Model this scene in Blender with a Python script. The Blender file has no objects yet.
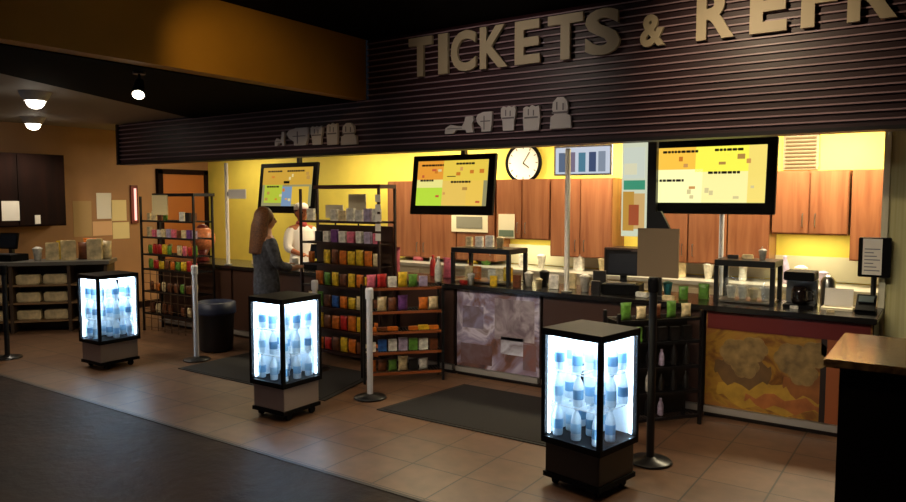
import bpy, bmesh, math, random
from mathutils import Vector, Matrix
random.seed(7)
C = bpy.context.scene.collection
PI = math.pi

# ------------------------------------------------------------------ camera maths (for measuring the place)
W, HH, F, CAMZ = 906, 502, 720.0, 1.8
PITCH = math.atan(53/720); YAW = math.radians(34.6)
_f = Vector((-math.sin(YAW)*math.cos(PITCH), math.cos(YAW)*math.cos(PITCH), -math.sin(PITCH)))
_r = Vector((math.cos(YAW), math.sin(YAW), 0))
_u = _r.cross(_f)
def ray(px, py): return _f + (px-W/2)/F*_r - (py-HH/2)/F*_u
def ony(px, py, y):
    d = ray(px, py); t = y/d.y; return Vector((t*d.x, y, CAMZ+t*d.z))
def onx(px, py, x):
    d = ray(px, py); t = x/d.x; return Vector((x, t*d.y, CAMZ+t*d.z))
def onz(px, py, z=0):
    d = ray(px, py); t = (z-CAMZ)/d.z; return Vector((t*d.x, t*d.y, z))

# ------------------------------------------------------------------ materials
def lin(c):
    if isinstance(c, str):
        c = [int(c[i:i+2], 16)/255 for i in (0, 2, 4)]
    return tuple((x/12.92 if x <= .04045 else ((x+.055)/1.055)**2.4) for x in c)
_m = {}
def mat(name, col, rough=.5, metal=0, emit=None, es=0, noise=0, nscale=20, spec=.5, bump=0):
    if name in _m: return _m[name]
    m = bpy.data.materials.new(name); m.use_nodes = True
    nt = m.node_tree; b = nt.nodes['Principled BSDF']
    c = lin(col); b.inputs['Base Color'].default_value = (*c, 1)
    b.inputs['Roughness'].default_value = rough; b.inputs['Metallic'].default_value = metal
    b.inputs['Specular IOR Level'].default_value = spec
    if emit is not None:
        b.inputs['Emission Color'].default_value = (*lin(emit), 1); b.inputs['Emission Strength'].default_value = es
    if noise:
        t = nt.nodes.new('ShaderNodeTexCoord'); n = nt.nodes.new('ShaderNodeTexNoise'); r = nt.nodes.new('ShaderNodeValToRGB')
        n.inputs['Scale'].default_value = nscale; n.inputs['Detail'].default_value = 4
        r.color_ramp.elements[0].position = .3; r.color_ramp.elements[1].position = .7
        r.color_ramp.elements[0].color = (*[x*(1-noise) for x in c], 1); r.color_ramp.elements[1].color = (*[min(1, x*(1+noise)) for x in c], 1)
        nt.links.new(t.outputs['Object'], n.inputs['Vector']); nt.links.new(n.outputs['Fac'], r.inputs['Fac'])
        nt.links.new(r.outputs['Color'], b.inputs['Base Color'])
        if bump:
            bp = nt.nodes.new('ShaderNodeBump'); bp.inputs['Strength'].default_value = bump
            nt.links.new(n.outputs['Fac'], bp.inputs['Height']); nt.links.new(bp.outputs['Normal'], b.inputs['Normal'])
    _m[name] = m; return m

def ramp_mat(name, stops, scale=(1, 1, 1), kind='noise', nscale=4, rough=.4, detail=3, distort=0.6, emit=0, loc=(0,0,0)):
    m = bpy.data.materials.new(name); m.use_nodes = True; nt = m.node_tree; b = nt.nodes['Principled BSDF']
    t = nt.nodes.new('ShaderNodeTexCoord'); mp = nt.nodes.new('ShaderNodeMapping'); mp.inputs['Scale'].default_value = scale; mp.inputs['Location'].default_value = loc
    nt.links.new(t.outputs['Object'], mp.inputs['Vector'])
    if kind == 'noise':
        n = nt.nodes.new('ShaderNodeTexNoise'); n.inputs['Scale'].default_value = nscale; n.inputs['Detail'].default_value = detail; n.inputs['Distortion'].default_value = distort
        out = n.outputs['Fac']
    elif kind == 'wave':
        n = nt.nodes.new('ShaderNodeTexWave'); n.inputs['Scale'].default_value = nscale; n.inputs['Distortion'].default_value = distort; n.inputs['Detail'].default_value = detail
        out = n.outputs['Fac']
    else:
        n = nt.nodes.new('ShaderNodeTexVoronoi'); n.inputs['Scale'].default_value = nscale; out = n.outputs['Distance']
    nt.links.new(mp.outputs['Vector'], n.inputs['Vector'])
    r = nt.nodes.new('ShaderNodeValToRGB'); e = r.color_ramp.elements
    while len(e) < len(stops): e.new(.5)
    for el, (p, c) in zip(e, stops): el.position = p; el.color = (*lin(c), 1)
    nt.links.new(out, r.inputs['Fac']); nt.links.new(r.outputs['Color'], b.inputs['Base Color'])
    b.inputs['Roughness'].default_value = rough
    return m

def tile_mat():
    m = bpy.data.materials.new('floor_tile'); m.use_nodes = True; nt = m.node_tree; b = nt.nodes['Principled BSDF']
    t = nt.nodes.new('ShaderNodeTexCoord')
    br = nt.nodes.new('ShaderNodeTexBrick'); br.offset = 0; br.inputs['Scale'].default_value = 1
    br.inputs['Brick Width'].default_value = .42; br.inputs['Row Height'].default_value = .42; br.inputs['Mortar Size'].default_value = .006
    br.inputs['Color1'].default_value = (*lin('72543c'), 1); br.inputs['Color2'].default_value = (*lin('684b36'), 1); br.inputs['Mortar'].default_value = (*lin('3a2b20'), 1)
    n = nt.nodes.new('ShaderNodeTexNoise'); n.inputs['Scale'].default_value = 7; n.inputs['Detail'].default_value = 5
    mx = nt.nodes.new('ShaderNodeMixRGB'); mx.blend_type = 'OVERLAY'; mx.inputs['Fac'].default_value = .45
    nt.links.new(t.outputs['Object'], br.inputs['Vector']); nt.links.new(t.outputs['Object'], n.inputs['Vector'])
    nt.links.new(br.outputs['Color'], mx.inputs[1]); nt.links.new(n.outputs['Fac'], mx.inputs[2]); nt.links.new(mx.outputs[0], b.inputs['Base Color'])
    b.inputs['Roughness'].default_value = .42
    bp = nt.nodes.new('ShaderNodeBump'); bp.inputs['Strength'].default_value = .25; bp.inputs['Distance'].default_value = .004; bp.invert = True
    nt.links.new(br.outputs['Fac'], bp.inputs['Height']); nt.links.new(bp.outputs['Normal'], b.inputs['Normal'])
    return m

def carpet_mat():
    m = bpy.data.materials.new('dark_floor'); m.use_nodes = True; nt = m.node_tree; b = nt.nodes['Principled BSDF']
    t = nt.nodes.new('ShaderNodeTexCoord')
    n = nt.nodes.new('ShaderNodeTexNoise'); n.inputs['Scale'].default_value = 1.6; n.inputs['Detail'].default_value = 6; n.inputs['Distortion'].default_value = 1.2
    r = nt.nodes.new('ShaderNodeValToRGB'); e = r.color_ramp.elements
    e[0].position = .35; e[0].color = (*lin('211510'), 1); e[1].position = .7; e[1].color = (*lin('34241b'), 1)
    nt.links.new(t.outputs['Object'], n.inputs['Vector']); nt.links.new(n.outputs['Fac'], r.inputs['Fac']); nt.links.new(r.outputs['Color'], b.inputs['Base Color'])
    n2 = nt.nodes.new('ShaderNodeTexNoise'); n2.inputs['Scale'].default_value = 9; n2.inputs['Detail'].default_value = 3
    nt.links.new(t.outputs['Object'], n2.inputs['Vector'])
    bp = nt.nodes.new('ShaderNodeBump'); bp.inputs['Strength'].default_value = .35; bp.inputs['Distance'].default_value = .02
    nt.links.new(n2.outputs['Fac'], bp.inputs['Height']); nt.links.new(bp.outputs['Normal'], b.inputs['Normal'])
    b.inputs['Roughness'].default_value = .5; b.inputs['Specular IOR Level'].default_value = .1
    return m

def glass_mat(name='clear_glass', tint=(.95, .98, 1), refl=.08):
    m = bpy.data.materials.new(name); m.use_nodes = True; nt = m.node_tree
    for n in list(nt.nodes): nt.nodes.remove(n)
    o = nt.nodes.new('ShaderNodeOutputMaterial'); mx = nt.nodes.new('ShaderNodeMixShader'); tr = nt.nodes.new('ShaderNodeBsdfTransparent'); g = nt.nodes.new('ShaderNodeBsdfGlossy')
    tr.inputs['Color'].default_value = (*tint, 1); g.inputs['Roughness'].default_value = .05; mx.inputs['Fac'].default_value = refl
    nt.links.new(tr.outputs[0], mx.inputs[1]); nt.links.new(g.outputs[0], mx.inputs[2]); nt.links.new(mx.outputs[0], o.inputs[0])
    return m

def emis(name, col, s): return mat(name, '101010', .4, emit=col, es=s)

BLACK = mat('black_metal', '121214', .35); BLACKP = mat('black_plastic', '08080a', .55, spec=.1); STEEL = mat('brushed_steel', '9a9a98', .32, 1)
CHROME = mat('silver_post', 'd4d6dc', .35, .15); WHITE = mat('white_plastic', 'e6e4de', .5); CREAM = mat('cream_paper', 'e9dfc0', .7)
GLASS = glass_mat(); YEL = mat('yellow_paint', 'f2de62', .6, noise=.06, nscale=3)
WOOD = ramp_mat('cherry_wood', [(.2, '74422a'), (.55, '8e5a3c'), (.85, 'a06c4a')], scale=(7, 7, .5), nscale=2.2, rough=.35, detail=4)
DWOOD = ramp_mat('dark_wood', [(.2, '140a07'), (.8, '24110b')], scale=(6, 6, .5), nscale=2, rough=.85)
DWOOD.node_tree.nodes['Principled BSDF'].inputs['Specular IOR Level'].default_value = .12

# ------------------------------------------------------------------ mesh builder
class MB:
    def __init__(s): s.bm = bmesh.new()
    def box(s, x, y, z, sx, sy, sz, rot=None):
        M = Matrix.Translation((x, y, z))
        if rot is not None: M = M @ rot.to_4x4()
        r = bmesh.ops.create_cube(s.bm, size=1, matrix=M @ Matrix.Diagonal((sx, sy, sz, 1)))
        return s
    def bb(s, x0, x1, y0, y1, z0, z1): return s.box((x0+x1)/2, (y0+y1)/2, (z0+z1)/2, abs(x1-x0), abs(y1-y0), abs(z1-z0))
    def cyl(s, p0, p1, r, r2=None, n=16):
        p0, p1 = Vector(p0), Vector(p1); d = p1-p0
        M = Matrix.Translation((p0+p1)/2) @ d.to_track_quat('Z', 'Y').to_matrix().to_4x4()
        bmesh.ops.create_cone(s.bm, cap_ends=True, segments=n, radius1=r, radius2=r if r2 is None else r2, depth=d.length, matrix=M); return s
    def ball(s, c, r, sc=(1, 1, 1), n=12):
        bmesh.ops.create_uvsphere(s.bm, u_segments=n*2, v_segments=n, radius=r, matrix=Matrix.Translation(c) @ Matrix.Diagonal((*sc, 1))); return s
    def lathe(s, prof, c=(0, 0, 0), n=14, cap=True):
        rings = []
        for r, z in prof:
            rings.append([s.bm.verts.new((c[0]+max(r, 1e-4)*math.cos(2*PI*k/n), c[1]+max(r, 1e-4)*math.sin(2*PI*k/n), c[2]+z)) for k in range(n)])
        for a, b in zip(rings, rings[1:]):
            for k in range(n): s.bm.faces.new((a[k], a[(k+1) % n], b[(k+1) % n], b[k]))
        if cap: s.bm.faces.new(rings[0][::-1]); s.bm.faces.new(rings[-1])
        return s
    def prism(s, pts, y0, y1):       # pts in x,z, extruded in y
        a = [s.bm.verts.new((x, y0, z)) for x, z in pts]; b = [s.bm.verts.new((x, y1, z)) for x, z in pts]
        s.bm.faces.new(a); s.bm.faces.new(b[::-1]); n = len(pts)
        for k in range(n): s.bm.faces.new((a[k], b[k], b[(k+1) % n], a[(k+1) % n]))
        return s
    def slab(s, pts, z0, z1):        # pts in x,y, extruded in z
        a = [s.bm.verts.new((x, y, z0)) for x, y in pts]; b = [s.bm.verts.new((x, y, z1)) for x, y in pts]
        s.bm.faces.new(a[::-1]); s.bm.faces.new(b); n = len(pts)
        for k in range(n): s.bm.faces.new((a[k], a[(k+1) % n], b[(k+1) % n], b[k]))
        return s
    def tube(s, pts, r, n=8):
        for a, b in zip(pts, pts[1:]): s.cyl(a, b, r, n=n)
        for p in pts[1:-1]: s.ball(p, r, n=4)
        return s
    def mesh(s, name, m, bevel=0, smooth=False):
        if bevel:
            bmesh.ops.bevel(s.bm, geom=[e for e in s.bm.edges], offset=bevel, segments=2, affect='EDGES', clamp_overlap=True)
        bmesh.ops.recalc_face_normals(s.bm, faces=s.bm.faces)
        me = bpy.data.meshes.new(name); s.bm.to_mesh(me); s.bm.free()
        if smooth:
            for p in me.polygons: p.use_smooth = True
        if m: me.materials.append(m)
        return me
    def build(s, name, m, parent=None, bevel=0, smooth=False, loc=(0, 0, 0), rz=0):
        o = bpy.data.objects.new(name, s.mesh(name, m, bevel, smooth)); C.objects.link(o)
        o.location = loc; o.rotation_euler = (0, 0, rz)
        if parent: o.parent = parent
        return o
def tag(o, label, cat, group=None):
    o['label'] = label; o['category'] = cat
    if group: o['group'] = group
    return o
def thing(name, label, cat, loc=(0, 0, 0), rz=0, group=None):
    o = bpy.data.objects.new(name, None); C.objects.link(o); o.empty_display_size = .1
    o.location = loc; o.rotation_euler = (0, 0, rz); return tag(o, label, cat, group)
def struct(o): o['kind'] = 'structure'; return o
def inst(name, me, label, cat, loc, rz=0, group=None, rx=0):
    o = bpy.data.objects.new(name, me); C.objects.link(o); o.location = loc; o.rotation_euler = (rx, 0, rz); return tag(o, label, cat, group)
def dup(root, loc, rz, label, group=None):
    kids = list(root.children)
    r = root.copy(); C.objects.link(r); r.location = loc; r.rotation_euler = (0, 0, rz); r['label'] = label
    if group: r['group'] = group
    for ch in kids:
        c = ch.copy(); C.objects.link(c); c.parent = r
        for g in ch.children:
            d = g.copy(); C.objects.link(d); d.parent = c
    return r
ORD = ['first', 'second', 'third', 'fourth', 'fifth', 'sixth', 'seventh', 'eighth', 'ninth', 'tenth', 'eleventh', 'twelfth']

# ================================================================== SETTING
struct(MB().slab([(-11, 3.34), (2, 3.34), (2, 8.2), (-11, 8.2)], -.1, 0).build('floor', tile_mat()))
fl = struct(MB().slab([(-11, -3), (2, -3), (2, 3.34), (-11, 3.34)], -.1, -.001).build('floor_dark', carpet_mat()))
struct(MB().bb(-11, 2, 3.31, 3.34, -.05, .003).build('trim_floor_strip', mat('strip_grout', '241c18', .5)))
WARM = mat('warm_wall', 'a87c54', .6, noise=.1, nscale=2)
struct(MB().bb(-11.15, -11, -3, 8.2, 0, 2.95).build('wall_left', WARM))
struct(MB().bb(-11.15, 2.15, 8.2, 8.35, 0, 3).build('wall_back', YEL))
struct(MB().bb(2, 2.15, -3, 8.2, 0, 3.5).build('wall_right', mat('dark_wall', '2a1d18', .7)))
DARK = mat('dark_ceiling', '0b0806', .9, noise=.2, nscale=3, spec=.08)
struct(MB().bb(-5.2, 2, -3, 5.95, 3.48, 3.6).build('ceiling', DARK))
struct(MB().slab([(-5.36, .6), (-5.36, 5.95), (-8.25, 5.95)], 2.84, 2.93).build('ceiling_dark_soffit', DARK))
struct(MB().slab([(-11, -3), (-3, -3), (-5.36, .6), (-8.25, 5.95), (-9.9, 5.95), (-9.9, 8.2), (-11, 8.2)], 2.87, 2.95).build('ceiling_left', mat('pale_ceiling', '9a9186', .7)))
struct(MB().bb(-9.9, 2, 6.1, 8.2, 2.72, 2.8).build('ceiling_concession', mat('white_ceiling', 'e0d9c4', .8)))
struct(MB().bb(-5.36, -5.2, -3, 5.9, 2.85, 3.48).build('wall_bulkhead', mat('gold_paint', 'b98526', .55, noise=.08, nscale=2)))
# ribbed fascia
def fascia():
    b = MB(); z = 2.25
    RM = mat('ribbed_maroon_cladding', '3a1f25', .45, noise=.12, nscale=6)
    def ribs(x0, x1, z0, z1):
        prof = []
        z = z0
        while z < z1-.03:
            prof += [(5.945, z), (5.945, z+.036), (5.922, z+.042), (5.922, z+.054)]; z += .060
        prof += [(5.945, z1)]
        a = [b.bm.verts.new((x0, y, q)) for y, q in prof]; c = [b.bm.verts.new((x1, y, q)) for y, q in prof]
        for k in range(len(prof)-1):
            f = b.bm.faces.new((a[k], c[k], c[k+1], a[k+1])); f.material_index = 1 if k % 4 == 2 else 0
        b.bb(x0, x1, 5.946, 6.1, z0, z1)
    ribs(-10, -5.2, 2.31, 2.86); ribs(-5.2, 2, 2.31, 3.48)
    o = struct(b.build('wall_fascia', RM)); o.data.materials.append(mat('mauve_lip_highlight', 'b4949c', .4))  # second slot: paler rib lips, caught light put into the colour
    t = MB(); t.bb(-10.02, 2, 5.925, 6.12, 2.28, 2.31); t.bb(-10.02, -9.97, 5.9, 6.12, 2.28, 2.86)
    struct(t.build('trim_fascia_edge', mat('dark_trim', '180d10', .5)))
fascia()
struct(MB().bb(-.44, .3, 6.62, 6.9, 0, 2.8).build('wall_pillar', ramp_mat('pale_olive_paint', [(.3, 'c8c282'), (.7, 'e2deac')], scale=(14, 14, .2), nscale=2)))
MB().bb(-.445, -.40, 6.59, 6.62, 0, 2.75).build('corner_guard', mat('guard', 'e8e4c8', .4), None) and None
struct(bpy.data.objects['corner_guard']); bpy.data.objects['corner_guard'].name = 'trim_1'
struct(MB().bb(-6.5, -.44, 8.17, 8.199, .95, 1.2).build('trim_backsplash', mat('pale_backsplash', 'e6e0c8', .4)))
struct(MB().bb(-10.95, -10.9, 5.95, 8.18, 0, .1).build('baseboard_left', DWOOD))
# door in the left wall
d1 = struct(MB().bb(-10.99, -10.94, 7.26, 8.06, 0, 2.2).build('door_1', mat('orange_door', 'a8612e', .45)))
fr = MB(); fr.bb(-11, -10.93, 7.16, 7.25, 0, 2.28); fr.bb(-11, -10.93, 8.07, 8.15, 0, 2.28); fr.bb(-11, -10.93, 7.16, 8.15, 2.21, 2.29)
fr.build('door_frame', DWOOD, d1); MB().cyl((-10.93, 7.34, 1), (-10.88, 7.34, 1), .025).build('door_knob', STEEL, d1)

# ================================================================== SIGN LETTERS
def glyph(ch, w, h, depth, name, m, off=.035):
    cu = bpy.data.curves.new('glyph', 'FONT'); cu.body = ch; cu.size = 1; cu.offset = off; cu.extrude = .05; cu.resolution_u = 4
    o = bpy.data.objects.new('glyph', cu); C.objects.link(o)
    bpy.context.view_layer.update()
    me = bpy.data.meshes.new_from_object(o.evaluated_get(bpy.context.evaluated_depsgraph_get()))
    bpy.data.objects.remove(o); bpy.data.curves.remove(cu)
    xs = [v.co.x for v in me.vertices]; ys = [v.co.y for v in me.vertices]; x0, x1, y0, y1 = min(xs), max(xs), min(ys), max(ys)
    for v in me.vertices:
        x, y, z = v.co
        v.co = ((x-x0)/(x1-x0)*w, -z/.05*depth/2, (y-y0)/(y1-y0)*h)
    me.name = name; me.materials.clear(); me.materials.append(m); me.update(); return me
LET = mat('cream_letter', 'd6c4a2', .5)
sign = thing('lettered_sign', 'large cream raised letters reading TICKETS & REFR across maroon ribbed fascia', 'sign', (-4.6, 5.89, 3.02))
for ch, a, b_, z0, z1 in [('T', 409, 432, 3.02, 3.41), ('I', 438.5, 448, 3.02, 3.41), ('C', 451, 476, 3.02, 3.41), ('K', 480, 508, 3.02, 3.41), ('E', 515, 540, 3.02, 3.41), ('T', 548, 583, 3.02, 3.41), ('S', 585, 620, 3.02, 3.41),
                         ('&', 640, 665, 3.04, 3.30), ('R', 696, 734, 3.04, 3.43), ('E', 749, 786, 3.04, 3.43), ('F', 800, 836, 3.04, 3.43), ('R', 846, 896, 3.04, 3.43)]:
    xa, xb = ony(a, 45, 5.88).x, ony(b_, 45, 5.88).x
    o = bpy.data.objects.new('letter', glyph(ch, xb-xa, z1-z0, .035, 'letter', LET)); C.objects.link(o); o.parent = sign
    o.location = (xa+4.6, 0, z0-3.02)

# white cut-out snack emblems on the fascia
EMB = mat('emblem_white', 'f0e8e4', .55); EMD = mat('emblem_grey', '8f8588', .6)
def blob(pts): return pts
SHAPES = {
 'sitting dog shaped': [(0, 0), (.02, .35), (.2, .55), (.42, .45), (.6, .42), (.68, .7), (.72, 1), (.95, 1), (1, .75), (.93, .5), (.98, 0), (.75, 0), (.72, .18), (.4, .2), (.3, 0)],
 'mug shaped': [(.35, 0), (.35, .22), (.1, .45), (0, .7), (.12, .9), (.3, .95), (.45, 1), (1, 1), (1, .4), (.92, 0)],
 'popcorn bag shaped': [(.15, 0), (.1, .4), (0, .6), (0, .9), (.15, 1), (.35, .93), (.5, 1), (.7, .93), (.88, 1), (1, .85), (.95, .55), (.88, .4), (.85, 0)],
 'tall box shaped': [(.05, 0), (0, .5), (.02, .9), (.2, .97), (.35, .9), (.5, 1), (.7, .92), (.95, .97), (1, .5), (.95, 0)],
 'bucket shaped': [(0, 0), (.03, .38), (.2, .45), (.1, .62), (.14, .85), (.35, 1), (.62, 1), (.82, .86), (.86, .62), (.78, .46), (.98, .38), (1, 0)]}
for gi, (pos, where) in enumerate([([(445, 474, 134, 117), (476, 492, 132, 112), (501, 516, 131, 106), (523, 540, 131, 105), (550, 571, 129, 97)], 'below TICKETS on the fascia'),
                                   ([(275, 285, 146, 132), (287, 308, 146, 128), (311, 323, 145, 126), (327, 338, 145, 123), (341, 357, 145, 123)], 'on the fascia far from the letters')]):
    for (x0, x1, yb, yt), (nm, pts) in zip(pos, SHAPES.items()):
        a, b_ = ony(x0, yb, 5.9), ony(x1, yb, 5.9); t_ = ony((x0+x1)/2, yt, 5.9)
        w, h = b_.x-a.x, t_.z-a.z
        o = thing('snack_emblem', f'white {nm} snack emblem {where}', 'emblem', (a.x, 5.925, a.z), 0, 'white snack emblems on the fascia')
        MB().prism([(x*w, z*h) for x, z in pts], -.03, 0).build('cutout', EMB, o)
        k = MB()
        if 'dog' in nm: k.bb(.1*w, .6*w, -.033, -.028, .28*h, .32*h)
        elif 'mug' in nm: k.bb(.5*w, .55*w, -.033, -.028, .1*h, .8*h).bb(.3*w, .9*w, -.033, -.028, .5*h, .55*h)
        else: k.bb(.1*w, .88*w, -.033, -.028, .48*h, .54*h).bb(.3*w, .36*w, -.033, -.028, .6*h, .85*h).bb(.6*w, .66*w, -.033, -.028, .58*h, .8*h)
        k.build('printed_detail', EMD, o)

# ================================================================== TELEVISIONS
def quad_panel(parent, x0, x1, z0, z1, y, m, name): return MB().bb(x0, x1, y, y+.002, z0, z1).build(name, m, parent)
TXT = mat('menu_ink', '2a2418', .6)
def tv(label, xl, xr, zb, zt, y, tilt, palette, rows, rz=0, pole=None):
    w, h = xr-xl, zt-zb
    t = thing('menu_television', label, 'television', ((xl+xr)/2, y, zb), rz, 'menu televisions above the counter')
    R = Matrix.Rotation(tilt, 3, 'X')
    fr = MB(); bz = .085
    fr.box(0, .035, h/2, w, .05, h); 
    fo = fr.build('frame', BLACKP, t, bevel=.006); fo.rotation_euler = (tilt, 0, 0)
    sc = MB().bb(-w/2+bz, w/2-bz, .006, .012, bz*1.2, h-bz*.8).build('screen', emis('screen_glow', 'c8c088', .5), t); sc.rotation_euler = (tilt, 0, 0)
    sw, sh = w-2*bz, h-2*bz; ox, oz = -sw/2, bz*1.2
    for (u0, u1, v0, v1, col, s) in palette:
        quad_panel(sc, ox+u0*sw, ox+u1*sw, oz+v0*sh, oz+v1*sh, .003, emis('menu_'+col+str(s), col, s), 'menu_panel')
    rr = random.Random(int(w*1000)+rows)
    for u0, u1, v in rows_of(rows):
        x = u0; tx = MB()
        while x < u1:
            l = rr.uniform(.02, .05); tx.bb(ox+x*sw, ox+min(x+l, u1)*sw, .0005, .002, oz+(v-.02)*sh, oz+(v+.024)*sh); x += l+.007
        tx.build('menu_line', TXT, sc)
    for k in range(12):
        u, v = rr.uniform(.06, .9), rr.choice([rr.uniform(.06, .38), rr.uniform(.62, .8)]); wd, hg = rr.uniform(.03, .07), rr.uniform(.04, .09)
        c_ = rr.choice(['e0862c', 'd8603c', 'e8a85c', 'c89a4c', 'f0e0a0'])
        MB().bb(ox+u*sw, ox+(u+wd)*sw, .0012, .0025, oz+v*sh, oz+(v+hg)*sh).build('menu_picture', emis('menupic_'+c_, c_, .8), sc)
    br = MB().box(0, .2, h*.55, .12, .28, .12).box(0, .33, (2.74-zb)/2+h*.25, .06, .06, 2.74-zb-h*.5)
    br.build('mount_bracket', BLACK, t)
    if pole:
        MB().cyl((pole, .1, -zb+.001), (pole, .1, .03), .022).build('support_pole', CHROME, t)
    return t
def rows_of(k):
    return {1: [(.06, .38, .9), (.56, .82, .92), (.05, .25, .56), (.5, .78, .52)], 2: [(.07, .4, .92), (.55, .8, .93), (.05, .28, .40), (.5, .78, .53)], 3: [(.1, .4, .9), (.5, .85, .9), (.1, .35, .5)]}[k]
tv('second menu television from the left, under the smaller white emblems beside the clock' if 0 else 'black framed menu television with yellow screen, beside the round wall clock', -5.37, -4.21, 1.61, 2.31, 6.85, -.13,
   [(0, .38, .58, 1, 'e89a34', 1.0), (.38, 1, .55, 1, 'e8c84a', 1.0), (0, .38, 0, .4, 'b8dc3c', 1.0), (.38, .72, 0, .55, 'e8c25a', 1.0), (.72, .95, 0, .55, 'ecc452', 1.0), (0, .38, .4, .58, 'ece48a', 1.0)], 1)
tv('largest menu television with pale yellow screen, nearest the pale pillar', -2.46, -1.28, 1.655, 2.35, 6.85, -.1,
   [(0, .38, .6, 1, 'f0bc44', 1.15), (.38, .85, .55, 1, 'f4ec50', 1.15), (.85, 1, 0, 1, 'f0d870', 1.1), (0, .45, 0, .6, 'f8f4b0', 1.15), (.45, .85, 0, .55, 'f2e89a', 1.15)], 2, pole=.12)
tv('smallest menu television, hung above the two people at the counter', ony(256, 190, 7.4).x, ony(313, 190, 7.4).x, 1.58, 2.33, 7.4, -.13,
   [(0, 1, .55, 1, 'd8a83a', .85), (.05, .42, .08, .55, 'b8c83a', .9), (.42, .62, 0, .5, '7c98b8', .9), (.62, .95, .05, .5, 'e0b840', .9)], 3)

# ================================================================== WALL CABINETS
def cabinet(label, x0, x1, z0, z1, doors, y0=7.82, y1=8.195):
    w = x1-x0; t = thing('wall_cabinet', label, 'cabinet', ((x0+x1)/2, y1, z0), 0, 'cherry wood cabinets on the back wall')
    d = y1-y0; h = z1-z0
    MB().bb(-w/2, w/2, -d, 0, 0, h).build('body', WOOD, t)
    dw = w/doors
    for k in range(doors):
        xa = -w/2+k*dw+.006; xb = xa+dw-.012
        b = MB().bb(xa, xb, -d-.022, -d-.001, .012, h-.012); dr = b.build('door', WOOD, t, bevel=.004)
        hx = xb-.05 if k % 2 == 0 else xa+.05
        MB().tube([(hx, -d-.022, .08), (hx, -d-.045, .085), (hx, -d-.045, .2), (hx, -d-.022, .205)], .005).build('handle', STEEL, dr)
    return t
cabinet('tall cherry wood cupboard behind the television beside the clock', -6.5, -4.74, .99, 2.03, 3)
cabinet('short cherry wood wall cabinet under the round clock', -4.72, -3.98, 1.29, 2.03, 2)
cabinet('cherry wood cupboard under the blue and white picture board', -3.96, -3.18, 1.10, 2.03, 2)
cabinet('cherry wood cupboard behind the largest television', -2.72, -1.5, 1.10, 2.05, 3)
cabinet('cherry wood wall cabinet over the yellow strip beside the pillar cupboard', -1.48, -.80, 1.44, 2.07, 2)
cabinet('narrow cherry wood cupboard touching the pale pillar', -.78, -.46, 1.2, 2.07, 1)

# clock, board, vent, dispenser
c = ony(523, 163, 8.15)
ck = thing('wall_clock', 'round black-rimmed white clock on the yellow wall above the cabinets', 'clock', (c.x, 8.19, c.z)); ck.scale = (1.17, 1, 1.17)
b = MB(); b.lathe([(.2, -.0), (.225, .02), (.22, .05), (.195, .055), (.19, .03)], n=40); rim = b.build('rim', BLACKP, ck, smooth=True); rim.rotation_euler = (PI/2, 0, 0)
MB().cyl((0, 0, 0), (0, -.035, 0), .19, n=40).build('face', mat('clock_face', 'f4f2ea', .4), ck)
for nm, ang, L, w in (('hour_hand', 2.2, .09, .012), ('minute_hand', .6, .14, .008)):
    MB().box(math.sin(ang)*L/2, -.04, math.cos(ang)*L/2, w, .004, L, Matrix.Rotation(ang, 3, 'Y')).build(nm, BLACK, ck)
tk = MB()
for k in range(12):
    a = k*PI/6; tk.box(math.sin(a)*.165, -.037, math.cos(a)*.165, .008, .003, .025, Matrix.Rotation(a, 3, 'Y'))
tk.build('hour_marks', BLACK, ck)
a, b_ = ony(554, 176, 7.3), ony(612, 144, 7.3)
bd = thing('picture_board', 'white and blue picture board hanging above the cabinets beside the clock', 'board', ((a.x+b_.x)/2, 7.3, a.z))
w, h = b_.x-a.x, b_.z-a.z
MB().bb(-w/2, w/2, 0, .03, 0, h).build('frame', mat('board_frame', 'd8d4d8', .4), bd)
MB().bb(-w/2+.02, w/2-.02, -.004, 0, .02, h-.02).build('sheet', emis('board_sheet_glow', 'd4dcea', .85), bd)  # glow added so the otherwise unlit sheet looks bright
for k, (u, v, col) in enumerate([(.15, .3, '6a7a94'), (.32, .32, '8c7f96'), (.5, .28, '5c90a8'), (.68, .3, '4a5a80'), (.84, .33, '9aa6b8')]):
    MB().bb(-w/2+(u-.06)*w, -w/2+(u+.06)*w, -.007, -.0045, .12*h, (.62+v*.5)*h).build('picture', emis('pic'+col, col, .7), bd)  # pictures share the sheet's added glow
MB().tube([(-w/2+.1, .015, h), (-w/2+.1, .015, 2.72-a.z)], .004).tube([(w/2-.1, .015, h), (w/2-.1, .015, 2.72-a.z)], .004).build('hanger', STEEL, bd)
a, b_ = ony(783, 170, 8.19), ony(820, 134, 8.19)
vt = thing('wall_vent', 'beige louvred vent on the bright yellow wall beside the largest television', 'vent', ((a.x+b_.x)/2, 8.195, a.z))
w, h = b_.x-a.x, min(b_.z, 2.7)-a.z
MB().bb(-w/2, w/2, -.03, 0, 0, h).build('frame', mat('vent_beige', '8e8064', .5), vt)
s = MB()
for k in range(9): s.box(0, -.035, h*(k+.7)/9.6, w*.85, .018, .012, Matrix.Rotation(.6, 3, 'X'))
s.build('louvres', mat('vent_dark', '6e6048', .5), vt)
a, b_ = ony(858, 276, 7.75), ony(892, 238, 7.75)
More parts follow.
